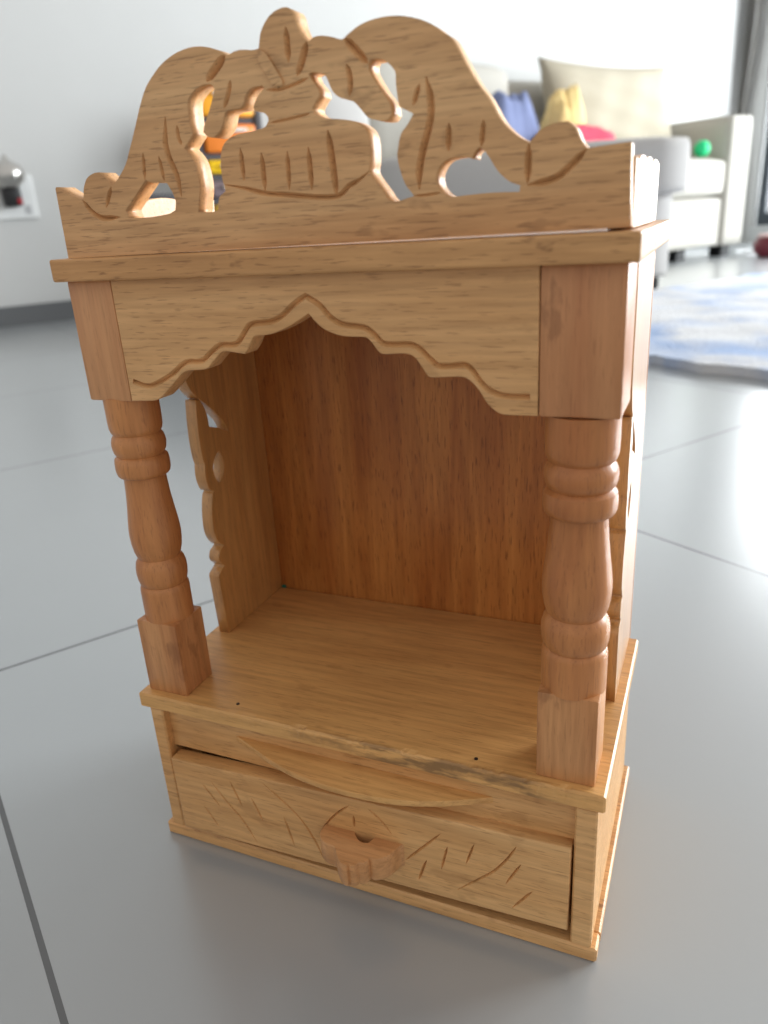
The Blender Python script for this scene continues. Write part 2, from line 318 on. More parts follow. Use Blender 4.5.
def carve(bm, cutters):
    """boolean difference of a list of cutter bmeshes"""
    me = bpy.data.meshes.new('tmp'); bm.to_mesh(me); bm.free()
    o = bpy.data.objects.new('tmp', me); COL.objects.link(o)
    tmp = [o]
    for c in cutters:
        bmesh.ops.recalc_face_normals(c, faces=c.faces)
        cm = bpy.data.meshes.new('tmpc'); c.to_mesh(cm); c.free()
        co = bpy.data.objects.new('tmpc', cm); COL.objects.link(co); tmp.append(co)
        md = o.modifiers.new('b', 'BOOLEAN'); md.operation = 'DIFFERENCE'; md.solver = 'EXACT'; md.object = co
    dg = bpy.context.evaluated_depsgraph_get(); dg.update()
    r = bpy.data.meshes.new_from_object(o.evaluated_get(dg))
    out = bmesh.new(); out.from_mesh(r)
    for t in tmp: bpy.data.objects.remove(t)
    return out

def lathe(bm, prof, cx, cy, n=56, facet=None):
    """prof: (r, z) from top to bottom"""
    rings = []
    for r, z in prof:
        rings.append([bm.verts.new((cx + r * cos(2 * pi * k / n), cy + r * sin(2 * pi * k / n), z)) for k in range(n)])
    for A, B in zip(rings, rings[1:]):
        for k in range(n):
            bm.faces.new((A[k], A[(k + 1) % n], B[(k + 1) % n], B[k]))
    bm.faces.new(rings[0]); bm.faces.new(rings[-1][::-1])

def tube(bm, pts, r, n=8, closed=False):
    rings = []
    P = [Vector(p) for p in pts]
    for i, p in enumerate(P):
        t = (P[min(i + 1, len(P) - 1)] - P[max(i - 1, 0)]).normalized()
        a = t.orthogonal().normalized(); b = t.cross(a)
        rings.append([bm.verts.new(p + r * (cos(2 * pi * k / n) * a + sin(2 * pi * k / n) * b)) for k in range(n)])
    # keep rings aligned
    for A, B in zip(rings, rings[1:]):
        best = min(range(n), key=lambda s: sum((A[k].co - B[(k + s) % n].co).length for k in range(n)))
        for k in range(n):
            bm.faces.new((A[k], A[(k + 1) % n], B[(k + 1 + best) % n], B[(k + best) % n]))
    bm.faces.new(rings[0][::-1]); bm.faces.new(rings[-1])

def ball(bm, c, r, n=24, sq=(1, 1, 1)):
    res = bmesh.ops.create_uvsphere(bm, u_segments=n, v_segments=n // 2, radius=r)
    for v in res['verts']:
        v.co = Vector((v.co.x * sq[0], v.co.y * sq[1], v.co.z * sq[2])) + Vector(c)

# ================================================================== the shrine
shrine = thing('wooden_shrine', (0, 0.08, 0), 'small carved wooden home shrine with arched niche, turned pillars and drawer, on grey tiles', 'shrine')
XZ = lambda y0: (lambda u, v, w: Vector((u, y0 + w, v)))
YZ = lambda x0, sgn: (lambda u, v, w: Vector((x0 + sgn * w, u, v)))

# base plate, with the front strip standing a little proud
bm = bmesh.new(); add_box(bm, -.149, .150, .014, .166, 0, .0088, .0012)
obj('base_plate', bm, MW['slab'], shrine)
bm = bmesh.new(); add_box(bm, -.1488, .1498, .001, .0138, 0, .0097, .0012)
obj('base_strip', bm, MW['drawer'], shrine)

# drawer case
bm = bmesh.new(); add_box(bm, -.1438, -.1336, .0015, .160, .0090, .1079, .0010)
obj('case_side', bm, MW['drawer'], shrine)
bm = bmesh.new(); add_box(bm, .1348, .1464, .0015, .160, .0090, .1079, .0010)
obj('case_side', bm, MW['drawer'], shrine)
bm = bmesh.new(); add_box(bm, -.1335, .1347, .148, .160, .0090, .1079)
obj('case_back', bm, MW['side'], shrine)
bm = bmesh.new()
vs = add_box(bm, -.1335, .1347, .0075, .020, .0760, .1079)
obj('case_rail', bm, MW['drawer'], shrine)

# half-moon shelf under the deck lip
moon = [(-.0825, .0078), (-.070, .0030), (-.052, -.0045), (-.030, -.0112), (-.010, -.0142), (.008, -.0150), (.024, -.0143), (.042, -.0115), (.060, -.0060), (.077, .0015), (.0895, .0078)]
mo = catmull(moon, False, 4)
mo = [(p.x, p.y) for p in [Vector((a, b)) for a, b in [(q[0], q[1]) for q in mo]]]
bm = plate(mo, [], .0042, lambda u, v, w: Vector((u, v, .0915 + w)), .0006)
obj('half_moon_shelf', bm, MW['deck'], shrine, smooth=35)

# drawer: carved front, box behind, scalloped knob
drawer = bpy.data.objects.new('drawer', None); COL.objects.link(drawer); drawer.parent = shrine
def yd(x): return -.004 + .004 * (x + .132) / .265
q = DATA['drawer_quad']
dfr = lambda u, v, w: Vector((u, yd(u) + w, v))
bm = plate(q, [], .0115, dfr, .0009)
cuts = []
for g in DATA['drawer_grooves']:
    c = bmesh.new(); gouge(c, g, .00085, .0018, dfr); cuts.append(c)
bm = carve(bm, cuts)
obj('drawer_front', bm, MW['drawer'], drawer)
bm = bmesh.new()
add_box(bm, -.124, -.116, .0085, .140, .022, .070); add_box(bm, .120, .128, .0125, .140, .022, .070)
add_box(bm, -.116, .120, .0125, .140, .022, .028); add_box(bm, -.116, .120, .132, .140, .028, .070)
obj('drawer_box', bm, MW['side'], drawer)
kn = [tuple(p) for p in DATA['knob']]
ks = [(p[0], p[1]) for p in catmull(kn, True, 4, 40)]
bm = plate(ks, [], .0165, lambda u, v, w: Vector((u, min(v, yd(u) + .0035), .0355 + w)), .0008)
obj('knob', bm, MW['knob'], drawer, smooth=35)

# deck
bm = bmesh.new(); add_box(bm, -.15, .15, 0, .1641, .108, .1188, .0012)
rd = random.Random(11)
bmesh.ops.bisect_plane(bm, geom=bm.verts[:] + bm.edges[:] + bm.faces[:], plane_co=(0, .0045, 0), plane_no=(0, 1, 0))
cutset = [e for e in bm.edges if abs(e.verts[0].co.x - e.verts[1].co.x) > .2]
bmesh.ops.subdivide_edges(bm, edges=cutset, cuts=150, use_grid_fill=True)
for v in bm.verts:                                   # chipped, rough-sawn front lip
    if v.co.z > .117 and v.co.y < .002 and abs(v.co.x) < .146:
        k = .0011 if v.co.x > -.06 else .0004
        v.co.z -= k * max(0, sin(v.co.x * 260) * sin(v.co.x * 97 + 1) + .35 * rd.uniform(-1, 1))
        v.co.y += k * .6 * rd.uniform(0, 1)
dk = MW['deck'].copy(); dk.name = 'deck wood with worn lip'
nt = dk.node_tree; N, L = nt.nodes.new, nt.links.new
pb = nt.nodes['Principled BSDF']; srcs = pb.inputs['Base Color'].links[0].from_socket
tc = N('ShaderNodeTexCoord'); sx = N('ShaderNodeSeparateXYZ'); L(tc.outputs['Object'], sx.inputs[0])
mpn = N('ShaderNodeMapping'); mpn.inputs['Scale'].default_value = (55, 300, 300); L(tc.outputs['Object'], mpn.inputs['Vector'])
nn = N('ShaderNodeTexNoise'); nn.inputs['Scale'].default_value = 1; nn.inputs['Detail'].default_value = 5; L(mpn.outputs[0], nn.inputs['Vector'])
def rng(sock, a0, a1):
    r = N('ShaderNodeMapRange'); r.inputs['From Min'].default_value = a0; r.inputs['From Max'].default_value = a1; L(sock, r.inputs['Value']); return r.outputs[0]
def mul(a_, b_):
    r = N('ShaderNodeMath'); r.operation = 'MULTIPLY'; L(a_, r.inputs[0]); L(b_, r.inputs[1]); return r.outputs[0]
oy = -.08 * S
mask = mul(mul(rng(sx.outputs[1], oy + .0038 * S, oy + .0003 * S), rng(sx.outputs[0], -.07 * S, .03 * S)), mul(rng(nn.outputs['Fac'], .44, .60), rng(sx.outputs[0], .135 * S, .11 * S)))
mk = N('ShaderNodeMixRGB'); mk.inputs[2].default_value = srgb(146, 110, 70); L(mask, mk.inputs[0]); L(srcs, mk.inputs[1]); L(mk.outputs[0], pb.inputs['Base Color'])
obj('deck', bm, dk, shrine)
for x, y in ((-.0782, .0102), (.0791, .0082)):
    b2 = bmesh.new(); bmesh.ops.create_cone(b2, cap_ends=True, segments=12, radius1=.0011, radius2=.0011, depth=.0006)
    bmesh.ops.translate(b2, vec=(x, y, .1189), verts=b2.verts)
    obj('nail_head', b2, plain('dark nail', srgb(45, 32, 24), .5), shrine)

# turned pillars
prof_n = [(1.00, .3145), (1.00, .3000), (.985, .2955), (.94, .2932), (.885, .2923), (.875, .2918),
          (.90, .2912), (.96, .2898), (1.0, .2875), (1.015, .2855), (1.0, .2832), (.965, .2808), (.90, .2792), (.885, .2787),
          (.925, .2781), (1.0, .2770), (1.025, .2745), (1.03, .2715), (1.02, .2690), (.985, .2670), (.93, .2661), (.82, .2655),
          (.80, .2640), (.815, .2590), (.845, .2520), (.90, .2440), (.955, .2370), (.992, .2310), (1.0, .2275), (.985, .2225), (.94, .2175), (.87, .2137), (.83, .2125),
          (.865, .2116), (.95, .2095), (1.0, .2060), (1.01, .2025), (.99, .1985), (.94, .1952), (.885, .1940),
          (.93, .1932), (.965, .1918), (.98, .1895), (.98, .1705)]
def pillar(cx, cy, r, base, top, yaw):
    bm = bmesh.new()
    lathe(bm, [(r * a, z) for a, z in prof_n], cx, cy)
    o = obj('pillar', bm, MW['pillar'], shrine, smooth=38)
    rot = Matrix.Rotation(radians(yaw), 4, 'Z')
    def blk(name, dims, bev):
        b = bmesh.new(); add_box(b, *dims, bev, 2)
        c = Vector(((dims[0] + dims[1]) / 2, (dims[2] + dims[3]) / 2, 0))
        bmesh.ops.rotate(b, cent=c, matrix=rot.to_3x3(), verts=b.verts)
        return obj(name, b, MW['block' if name == 'base_block' else 'topblock'], o, smooth=30)
    blk('base_block', base, .0009)
    blk('top_block', top, .0012)
pillar(-.1297, .0214, .0156, (-.1448, -.1146, .0064, .0348, .1188, .1708), (-.1458, -.1160, .0063, .0360, .3138, .3792), 0)
pillar(.1283, .0216, .0169, (.1128, .1434, .0062, .0365, .1188, .1716), (.1113, .1466, .0063, .0400, .3150, .3792), 0)

# arch panel with a carved line following the cusped edge
low = [tuple(p) for p in DATA['arch_low']]
xl, xr = -.1157, .1110
low = [(xl, low[0][1])] + low[1:-1] + [(xr, low[-1][1])]
lo = [(p[0], p[1]) for p in catmull(low, False, 3, 42)]
ol = [(xl, .3792)] + lo + [(xr, .3792)]
bm = plate(ol, [], .0125, XZ(.0063), .0005)
c = bmesh.new(); gouge(c, DATA['arch_groove'], .0015, .0026, XZ(.0063), 3, False)
bm = carve(bm, [c])
obj('arch_panel', bm, MW['panel'], shrine)

# fretted side panels
fr = [(.0850, .1188), (.0828, .1655), (.0835, .1680), (.0912, .1718), (.0895, .1740), (.0868, .1768), (.0860, .1800), (.0880, .1840), (.0940, .1868),
      (.0905, .1895), (.0868, .1950), (.0850, .2020), (.0853, .2100), (.0868, .2190), (.0895, .2270), (.0918, .2292), (.0880, .2312), (.0858, .2365),
      (.0850, .2430), (.0858, .2495), (.0862, .2500), (.0848, .2560), (.0842, .2680), (.0850, .2820), (.0868, .2955), (.0908, .2950), (.0945, .2895), (.0968, .2830), (.0975, .2745), (.1020, .2728), (.1085, .2706), (.1185, .2655), (.1160, .2720), (.1105, .2785), (.1030, .2855), (.0950, .2918), (.0885, .2972), (.0830, .3030), (.0790, .3110), (.0775, .3150), (.0760, .3250), (.0756, .3400), (.0755, .3792),
      (.1640, .3792), (.1640, .1188)]
h2 = [(.0955, .2470), (.0990, .2520), (.1040, .2550), (.1070, .2500), (.1072, .2430), (.1040, .2360), (.1000, .2325), (.0965, .2370), (.0950, .2420)]
fo = [(p[0], p[1]) for p in catmull(fr, True, 3, 35)]
hh = [[(p[0], p[1]) for p in catmull(h, True, 3, 60)] for h in (h2,)]
bm = plate(fo, hh, .0088, YZ(-.1345, -1), .0004)
obj('side_panel', bm, MW['side'], shrine)
bm = plate(fo, hh, .0088, YZ(.1350, 1), .0004)
obj('side_panel', bm, MW['side'], shrine)

# back panel
bm = bmesh.new(); add_box(bm, -.1433, .1438, .1642, .1720, .1000, .3792, .0005)
obj('back_panel', bm, MW['back'], shrine)
b2 = bmesh.new(); ball(b2, (-.1322, .1630, .1200), .0022, 12, (1, .6, .6))
tag(obj('putty_spot', b2, plain('teal putty', srgb(20, 110, 90), .5), shrine, smooth='all'), 'teal spot in the niche corner')

# top slab
bm = bmesh.new(); add_box(bm, -.1492, .1512, 0, .1630, .3792, .3908, .0012, 2)
obj('top_slab', bm, MW['slab'], shrine)

# carved crown
YC = .006
ou = [(p[0], p[1]) for p in catmull([tuple(p) for p in DATA['crown_outer']], True, 3, 42)]
ho = [[(p[0], p[1]) for p in catmull([tuple(p) for p in h], True, 3, 48)] for h in DATA['crown_holes']]
bm = plate(ou, ho, .0120, XZ(YC), 0)
cuts = []
for g, w in DATA['crown_grooves']:
    c = bmesh.new(); gouge(c, g, w * .00035, w * .00060, XZ(YC)); cuts.append(c)
bm = carve(bm, cuts)
obj('carved_crown', bm, MW['crown'], shrine)
# low scalloped crown rails along the sides
sp = [(.0182, .3911), (.0182, .4178), (.0245, .4172), (.0270, .4158), (.0300, .4172), (.0420, .4192), (.0562, .4190), (.0610, .4172), (.0640, .4187), (.0780, .4200), (.0913, .4192), (.0960, .4178), (.1000, .4195), (.1156, .4200), (.1314, .4184), (.1290, .3911)]
so = [(p[0], p[1]) for p in catmull(sp, True, 3, 55)]
bm = plate(so, [], .0100, YZ(.1458, -1), .0004)
obj('crown_rail', bm, MW['crown'], shrine)
bm = plate(so, [], .0100, YZ(-.1400, 1), .0004)
obj('crown_rail', bm, MW['crown'], shrine)

# ================================================================== the room
WB = -4.0      # sofa wall
FA = 6.55      # far wall with the sliding door
wall = plain('white wall paint', srgb(198, 199, 198), .75, .02, 6)
bm = bmesh.new(); add_box(bm, -4.5, 8.5, -4.3, 3.8, -.06, 0)
fl = obj('floor', bm, tile_mat(), loc=(0, 0, 0)); fl.rotation_euler = (0, 0, radians(57.2))
# room frame (a, b) maps to local (x, -y)
for v in fl.data.vertices: v.co.y = -v.co.y
fl.data.flip_normals()
tag(fl, kind='structure')
def struct(name, boxes, mat, bev=0.0):
    bm = bmesh.new()
    for b in boxes: add_box(bm, *b, bev, 1, W)
    return tag(obj(name, bm, mat), kind='structure')
struct('wall_left', [(-4.5, FA + .2, WB - .2, WB, 0, 3.6)], wall)
DB0, DB1, DH = -3.76, 2.64, 2.75      # door opening
struct('wall_far', [(FA, FA + .2, WB, DB0, 0, 3.6), (FA, FA + .2, DB0, DB1, DH, 3.6), (FA, FA + .2, DB1, 3.8, 0, 3.6)], wall)
struct('baseboard_left', [(-4.5, 1.52, WB, WB + .02, 0, .095), (5.3, FA, WB, WB + .02, 0, .095)], plain('dark skirting', srgb(96, 98, 100), .45))
struct('trim_1', [(FA - .06, FA + .1, DB0 + .0, DB1, 0, .14)], plain('stone sill', srgb(176, 178, 178), .5, .05, 30))
# sliding door
dark = plain('dark aluminium', srgb(44, 54, 62), .4)
d = thing('door_1', W(FA + .04, (DB0 + DB1) / 2, 0), 'sliding glass door in a dark frame at the right edge', 'door'); d['kind'] = 'structure'
PW = (DB1 - DB0) / 4
for k in range(4):
    b0, b1 = DB0 + PW * k + .03 * (k == 0), DB0 + PW * (k + 1) - .005
    bm = bmesh.new()
    add_box(bm, FA + .01, FA + .07, b0, b0 + .07, .14, DH - .02, .004, 1, W); add_box(bm, FA + .01, FA + .07, b1 - .07, b1, .14, DH - .02, .004, 1, W)
    add_box(bm, FA + .01, FA + .07, b0 + .07, b1 - .07, .14, .24, .004, 1, W); add_box(bm, FA + .01, FA + .07, b0 + .07, b1 - .07, DH - .12, DH - .02, .004, 1, W)
    obj('frame', bm, dark, d)
m, nt, b = base_mat('window glass')
nt.nodes.remove(b)
tr = nt.nodes.new('ShaderNodeBsdfTransparent'); gl = nt.nodes.new('ShaderNodeBsdfGlossy'); gl.inputs['Roughness'].default_value = .02
mx = nt.nodes.new('ShaderNodeMixShader'); mx.inputs[0].default_value = .06
nt.links.new(tr.outputs[0], mx.inputs[1]); nt.links.new(gl.outputs[0], mx.inputs[2]); nt.links.new(mx.outputs[0], nt.nodes['Material Output'].inputs[0])
for k in range(4):
    bm = bmesh.new()
    add_box(bm, FA + .035, FA + .041, DB0 + PW * k + .07, DB0 + PW * (k + 1) - .075, .24, DH - .12, 0, 1, W)
    obj('glass', bm, m, d)

# curtain gathered beside the door
cb = bmesh.new()
n = 60; rows = 24
grid = []
for j in range(rows + 1):
    z = .12 + (2.95 - .12) * j / rows
    pinch = 1 - .35 * math.exp(-((z - 1.05) / .35) ** 2)
    row = []
    for i in range(n + 1):
        t = i / n
        bb = -3.97 + .135 * t * pinch
        aa = FA - .075 + .035 * sin(t * 2 * pi * 3.5) * pinch
        row.append(cb.verts.new(W(aa, bb, z)))
    grid.append(row)
for A, B in zip(grid, grid[1:]):
    for i in range(n): cb.faces.new((A[i], A[i + 1], B[i + 1], B[i]))
bmesh.ops.solidify(cb, geom=cb.faces[:], thickness=.006)
cur = obj('curtain', cb, plain('grey curtain cloth', srgb(176, 174, 170), .9, .05, 40), smooth='all')
tag(cur, 'narrow grey curtain gathered in the corner beside the sliding door', 'curtain')

# ------------------------------------------------------------------ sofa
fab = plain('cream sofa fabric', srgb(182, 179, 171), .85, .05, 120, bump=.1)
fabg = plain('grey sofa fabric', srgb(188, 186, 184), .85, .05, 120, bump=.1)
black = plain('black plastic', srgb(24, 25, 27), .45)
def soft(bm, x0, x1, y0, y1, z0, z1, bev, fr, puff=0.0, nx=10, amp=0.0, seed=0):
    """upholstered block: rounded, slightly domed"""
    t = bmesh.new()
    add_box(t, x0, x1, y0, y1, z0, z1)
    bmesh.ops.subdivide_edges(t, edges=t.edges[:], cuts=nx, use_grid_fill=True)
    cx, cy, cz = (x0 + x1) / 2, (y0 + y1) / 2, (z0 + z1) / 2
    hx, hy, hz = (x1 - x0) / 2, (y1 - y0) / 2, (z1 - z0) / 2
    rnd = random.Random(seed); ph = [rnd.uniform(0, 6) for _ in range(6)]
    for v in t.verts:
        p = v.co - Vector((cx, cy, cz))
        c = Vector((max(-hx + bev, min(hx - bev, p.x)), max(-hy + bev, min(hy - bev, p.y)), max(-hz + bev, min(hz - bev, p.z))))
        dd = p - c
        if dd.length > 1e-9:
            m_ = max(abs(dd.x), abs(dd.y), abs(dd.z))
            dd = dd.normalized() * m_
        p = c + dd
        u, w_, h = p.x / hx, p.y / hy, p.z / hz
        k = puff
        p = Vector((p.x + k * u * (1 - w_ * w_) * (1 - h * h), p.y + k * w_ * (1 - u * u) * (1 - h * h), p.z + k * h * (1 - u * u) * (1 - w_ * w_)))
        if amp:
            p += amp * Vector((sin(5 * w_ + ph[0]) * cos(4 * h + ph[1]), sin(6 * u + ph[2]) * cos(5 * h + ph[3]), sin(5 * u + ph[4]) * cos(4 * w_ + ph[5])))
        v.co = fr(*(p + Vector((cx, cy, cz))))
    me = bpy.data.meshes.new('t'); t.to_mesh(me); t.free(); bm.from_mesh(me); bpy.data.meshes.remove(me)

sofa = thing('sofa', W(3.4, -3.4, 0), 'large cream sectional sofa against the white wall behind the shrine', 'sofa')
def spart(name, args, mat, **k):
    bm = bmesh.new(); soft(bm, *args, W if 'fr' not in k else k.pop('fr'), **k)
    return obj(name, bm, mat, sofa, smooth='all')
spart('base', (2.0, 4.95, -3.93, -3.02, .07, .40, .03), fab)
spart('backrest', (2.0, 4.95, -3.97, -3.72, .30, .98, .06), fab)
spart('arm', (1.62, 2.02, -3.95, -3.46, .07, .95, .06), fabg)
spart('arm', (4.95, 5.20, -3.95, -3.0, .07, .905, .03), fab)
spart('seat_cushion', (2.0, 3.45, -3.72, -3.0, .40, .65, .05), fab, puff=.015)
spart('seat_cushion', (3.45, 4.94, -3.72, -3.0, .40, .64, .05), fab, puff=.015)
spart('back_cushion', (2.02, 2.40, -3.84, -3.50, .63, 1.10, .07), fabg, puff=.03)
spart('back_cushion', (2.42, 3.45, -3.84, -3.52, .66, 1.20, .07), fab, puff=.03)
spart('back_cushion', (3.47, 4.93, -3.84, -3.66, .66, 1.16, .07), fab, puff=.01)
# chaise standing out at an angle
e1 = Vector((-.718, -.696)); e2 = Vector((.69, -.72)); P0 = Vector((3.03, -2.02))
def CH(x, y, z):
    p = P0 + e1 * x + e2 * y
    return W(p.x, p.y, z)
spart('chaise_base', (-.01, 1.36, 0.01, .60, .05, .44, .03), fabg, fr=CH)
spart('chaise_cushion', (-.06, 1.40, -.03, .64, .42, .665, .035), fabg, fr=CH, puff=.02)
for x, y in ((.07, .07), (1.28, .07), (.07, .52)):
    bm = bmesh.new(); add_box(bm, x - .04, x + .04, y - .04, y + .04, 0, .06, .006, 1, CH)
    obj('foot', bm, black, sofa)
for a, b in ((5.08, -3.1), (4.6, -3.12), (4.1, -3.12), (2.1, -3.12), (1.72, -3.85), (5.08, -3.85)):
    bm = bmesh.new(); add_box(bm, a - .05, a + .05, b - .05, b + .05, 0, .08, .006, 1, W)
    obj('foot', bm, black, sofa)

# pillow and cloths on the sofa
def pillow(name, c, w, h, t, mat, label, cat, lean=.0, seed=1, group=None):
    bm = bmesh.new(); n = 26
    for side in (1, -1):
        g = []
        for j in range(n + 1):
            row = []
            for i in range(n + 1):
                u, v = 2 * i / n - 1, 2 * j / n - 1
                th = t / 2 * ((1 - u ** 4) * (1 - v ** 4)) ** .6
                wr = .018 * sin(9 * u + 4 * v + seed) * cos(7 * v - 3 * u + seed)
                k = 1 - .05 * (1 - abs(u)) * abs(v) ** 3
                x = w / 2 * u * (1 - .06 * (1 - v * v) * abs(u)); z = h / 2 * v * (1 - .10 * (1 - u * u) * abs(v))
                y = side * (th + wr * th / t)
                row.append(bm.verts.new(W(c[0] + x, c[1] + y - lean * (z + h / 2), c[2] + h / 2 + z)))
            g.append(row)
        for A, B in zip(g, g[1:]):
            for i in range(n): bm.faces.new((A[i], A[i + 1], B[i + 1], B[i]))
    bmesh.ops.remove_doubles(bm, verts=bm.verts, dist=1e-4)
    return tag(obj(name, bm, mat, smooth='all'), label, cat, group)
pillow('throw_pillow', (4.26, -3.40, .678), 1.24, .58, .24, plain('cream pillow cloth', srgb(172, 164, 146), .9, .06, 60), 'large crumpled cream throw pillow on the right half of the sofa', 'pillow', .18, 1)
def cloth(name, c, w, d, h, col, label, seed, z):
    z = z + .012
    bm = bmesh.new(); rnd = random.Random(seed); ph = [rnd.uniform(0, 6) for _ in range(6)]
    n = 22; g = []
    for j in range(n + 1):
        row = []
        for i in range(n + 1):
            u, v = 2 * i / n - 1, 2 * j / n - 1
            k = 1 + .12 * sin(3 * math.atan2(v, u) + ph[0]) 
            e = max(0, 1 - (u * u) ** 1.5) * max(0, 1 - (v * v) ** 1.5)
            hh = h * e ** .38 * (.84 + .10 * u + .05 * sin(6 * u + 2 * v + ph[1]) + .05 * sin(9 * v - 4 * u + ph[2]) + .03 * sin(15 * u + 5 * v + ph[3]))
            row.append(bm.verts.new(W(c[0] + w / 2 * u * k, c[1] + d / 2 * v * k, z + max(0.004, hh))))
        g.append(row)
    for A, B in zip(g, g[1:]):
        for i in range(n): bm.faces.new((A[i], A[i + 1], B[i + 1], B[i]))
    ext = bmesh.ops.extrude_face_region(bm, geom=bm.faces[:])
    for v in ext['geom']:
        if isinstance(v, bmesh.types.BMVert): v.co.z = z
    return tag(obj(name, bm, plain(name + ' cloth', col, .9, .10, 30), smooth=60), label, 'cloth')
cloth('blue_cloth', (3.13, -3.25), .40, .28, .38, srgb(112, 122, 158), 'heaped blue cloth on the sofa, left of the yellow cloth', 3, .66)
cloth('yellow_cloth', (3.59, -3.23), .25, .20, .42, srgb(232, 204, 140), 'pale yellow cloth heaped against the cream throw pillow', 5, .66)
cloth('red_cloth', (3.52, -3.045), .62, .11, .17, srgb(196, 60, 84), 'crumpled red cloth at the front of the heap on the sofa', 7, .66)
bm = bmesh.new(); ball(bm, W(4.10, -3.14, .690), .05, 16, (2.4, 1.2, .55))
tag(obj('green_toy', bm, plain('olive green plastic', srgb(112, 138, 60), .5), smooth='all'), 'small flat olive green toy lying before the throw pillow', 'toy')
bm = bmesh.new(); ball(bm, W(4.78, -3.10, .703), .053, 24)
tag(obj('green_ball', bm, plain('bright green rubber', srgb(22, 200, 128), .45), smooth='all'), 'bright green ball on the sofa seat beside the right arm', 'ball')

# rug
bm = bmesh.new()
na, nb = 70, 60; g = []
for i in range(na + 1):
    row = []
    for j in range(nb + 1):
        a = 1.50 + 3.3 * i / na; b = -1.93 + 3.0 * j / nb
        if i == 0: a += .012 * sin(j * 1.3) + .008 * sin(j * 2.9)
        if j == 0: b += .012 * sin(i * 1.1)
        row.append(bm.verts.new(W(a, b, .026 + .004 * sin(i * .9) * cos(j * .8))))
    g.append(row)
for A, B in zip(g, g[1:]):
    for j in range(nb): bm.faces.new((A[j], A[j + 1], B[j + 1], B[j]))
ext = bmesh.ops.extrude_face_region(bm, geom=bm.faces[:])
for v in ext['geom']:
    if isinstance(v, bmesh.types.BMVert): v.co.z = 0.001
m, nt, b = base_mat('rug pile')
tc = nt.nodes.new('ShaderNodeTexCoord'); no = nt.nodes.new('ShaderNodeTexNoise'); no.inputs['Scale'].default_value = 4.5; no.inputs['Detail'].default_value = 6
nt.links.new(tc.outputs['Object'], no.inputs['Vector'])
r = nt.nodes.new('ShaderNodeValToRGB'); r.color_ramp.elements[0].position = .36; r.color_ramp.elements[0].color = srgb(150, 170, 204); r.color_ramp.elements[1].position = .54; r.color_ramp.elements[1].color = srgb(204, 205, 208)
nt.links.new(no.outputs['Fac'], r.inputs[0]); nt.links.new(r.outputs[0], b.inputs['Base Color']); b.inputs['Roughness'].default_value = .95
n2 = nt.nodes.new('ShaderNodeTexNoise'); n2.inputs['Scale'].default_value = 120; nt.links.new(tc.outputs['Object'], n2.inputs['Vector'])
bp = nt.nodes.new('ShaderNodeBump'); bp.inputs['Distance'].default_value = .008; bp.inputs['Strength'].default_value = .6
nt.links.new(n2.outputs['Fac'], bp.inputs['Height']); nt.links.new(bp.outputs['Normal'], b.inputs['Normal'])
tag(obj('rug', bm, m, smooth=60), 'white rug mottled with pale blue on the tiles by the sofa', 'rug')

# things by the door
pot = thing('bowl', W(4.98, -2.66, 0), 'dark maroon round bowl with pale rim on the floor at the right edge', 'bowl')
bm = bmesh.new(); c = W(4.98, -2.66, 0)
lathe(bm, [(.070, .125), (.078, .132), (.084, .125), (.105, .085), (.100, .040), (.070, .004), (.060, 0)][::1], c.x, c.y, 32)
obj('body', bm, plain('maroon glaze', srgb(104, 22, 40), .3), pot, smooth='all')
bm = bmesh.new(); lathe(bm, [(.060, .150), (.074, .148), (.080, .133), (.064, .131)], c.x, c.y, 32)
obj('rim', bm, plain('pale pink glaze', srgb(222, 190, 186), .4), pot, smooth='all')
bm = bmesh.new(); pts = []
for i in range(70):
    t = i / 69
    pts.append(W(5.05 + .5 * t + .10 * sin(9 * t), -3.0 + .35 * sin(5 * t) * (1 - t) + .12 * cos(14 * t), .008 + .003 * abs(sin(9 * t))))
tube(bm, pts, .007, 6)
tag(obj('cable', bm, plain('white cable', srgb(226, 228, 230), .5), smooth='all'), 'loose white cable lying in loops on the floor by the sofa arm', 'cable')

# wall socket with a plugged-in silver night light
sk = thing('wall_socket', W(.60, WB, .50), 'white wall socket plate low on the left wall', 'socket')
bm = bmesh.new(); add_box(bm, .50, .70, WB + .0005, WB + .02, .50, .70, .006, 2, W)
obj('plate', bm, plain('white socket plastic', srgb(226, 228, 228), .4), sk)
bm = bmesh.new()
add_box(bm, .64, .67, WB + .02, WB + .022, .52, .56, 0, 1, W)
obj('switch', bm, plain('grey switch', srgb(180, 182, 184), .4), sk)
nl = thing('plug_in_diffuser', W(.585, WB + .09, .56), 'silver domed plug-in device with black base on the wall socket', 'plug-in device')
bm = bmesh.new(); add_box(bm, .545, .625, WB + .0225, WB + .10, .555, .66, .012, 2, W)
obj('base', bm, black, nl, smooth=40)
c = W(.585, WB + .085, 0); bm = bmesh.new()
lathe(bm, [(.010, .780), (.012, .765), (.028, .752), (.062, .735), (.076, .702), (.070, .670), (.046, .646), (.038, .638)], c.x, c.y, 32)
obj('dome', bm, plain('brushed silver', srgb(200, 198, 194), .28, metal=.9), nl, smooth='all')
bm = bmesh.new(); add_box(bm, .600, .622, WB + .1002, WB + .106, .565, .59, .003, 1, W)
obj('indicator', bm, plain('red plastic', srgb(170, 30, 44), .4), nl)

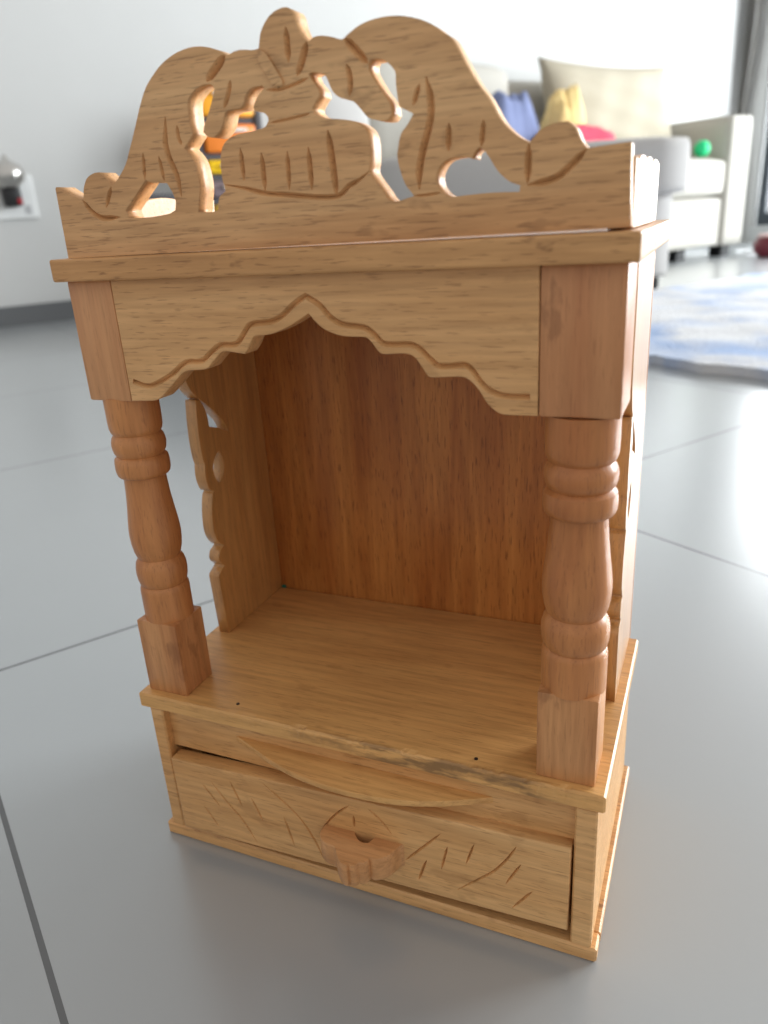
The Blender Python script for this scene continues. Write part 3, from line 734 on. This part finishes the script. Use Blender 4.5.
# toy drawer tower seen through the fretwork
tw = thing('drawer_tower', W(1.16, -2.76, 0), 'plastic drawer tower with orange and yellow drawers, glimpsed through the carved crown', 'drawer tower')
bm = bmesh.new()
A0, A1, B0, B1 = 1.02, 1.30, -2.90, -2.62
for b0, b1, a0, a1 in ((B0, B1, A0, A0 + .03), (B0, B1, A1 - .03, A1)): add_box(bm, a0, a1, b0, b1, 0, .905, .006, 1, W)
add_box(bm, A0 + .03, A1 - .03, B0, B0 + .02, 0, .88, 0, 1, W)
for z in (.02, .408, .487, .570, .642, .765, .886): add_box(bm, A0 + .03, A1 - .03, B0 + .02, B1 - .01, z, z + .02, 0, 1, W)
obj('frame', bm, plain('dark grey plastic', srgb(70, 66, 70), .5), tw)
for z0, z1, col, nm in ((.045, .405, srgb(30, 30, 33), 'charcoal drawer'), (.430, .485, srgb(176, 136, 44), 'ochre drawer'), (.509, .568, srgb(128, 112, 116), 'mauve grey drawer'), (.592, .640, srgb(252, 204, 10), 'yellow drawer'), (.664, .763, srgb(238, 132, 40), 'orange drawer'), (.787, .884, srgb(255, 176, 40), 'amber drawer')):
    bm = bmesh.new(); add_box(bm, A0 + .035, A1 - .035, B0 + .03, B1 + .012, z0, z1, .012, 2, W)
    dr = tag(obj('drawer', bm, plain(nm, col, .4), tw, smooth=40), nm)
    bm = bmesh.new(); add_box(bm, 1.10, 1.22, B1 + .012, B1 + .032, z1 - .03, z1 - .015, .004, 1, W)
    obj('handle', bm, plain('pale handle', srgb(224, 220, 212), .4), dr)

sb = thing('storage_box', W(.88, -2.74, 0), 'black lidded box on the floor, left of the drawer tower', 'box')
bm = bmesh.new(); add_box(bm, .76, .995, -2.90, -2.62, 0, .49, .012, 2, W)
obj('body', bm, black, sb, smooth=40)
bm = bmesh.new(); add_box(bm, .75, 1.003, -2.91, -2.61, .4905, .53, .010, 2, W)
obj('lid', bm, plain('charcoal lid', srgb(70, 70, 74), .5), sb, smooth=40)

# ================================================================== light
SC.world = bpy.data.worlds.new('World'); SC.world.use_nodes = True
bg = SC.world.node_tree.nodes['Background']
bg.inputs[0].default_value = (1.0, .975, .94, 1); bg.inputs[1].default_value = WORLD_S = .69
def area(name, loc, size_x, size_y, direction, power, col):
    l = bpy.data.lights.new(name, 'AREA'); l.shape = 'RECTANGLE'; l.size = size_x * S; l.size_y = size_y * S
    l.energy = power; l.color = col
    o = bpy.data.objects.new(name, l); COL.objects.link(o); o.location = Vector(loc) * S
    o.rotation_euler = Vector(direction).to_track_quat('-Z', 'Y').to_euler()
    return o
area('daylight_door', W(FA + .30, -1.9, 1.5), 3.4, 2.5, -U, 190, (.92, .97, 1.0))
area('daylight_door', W(FA + .30, 1.3, 1.5), 2.6, 2.5, -U, 490, (.93, .98, 1.0))

# ================================================================== camera
cam = bpy.data.cameras.new('camera'); co = bpy.data.objects.new('camera', cam); COL.objects.link(co)
cam.sensor_fit = 'HORIZONTAL'; cam.sensor_width = 36; cam.lens = CAM['f'] / 768 * 36
co.location = Vector(CAM['loc']) * S; co.rotation_euler = CAM['rot']
cam.dof.use_dof = True; cam.dof.focus_distance = .435 * S; cam.dof.aperture_fstop = 12
cam.clip_start = .01
SC.camera = co
vs_ = SC.view_settings
vs_.view_transform = 'Standard'; vs_.look = 'None'; vs_.gamma = 1; vs_.use_curve_mapping = False; vs_.exposure = 0.0
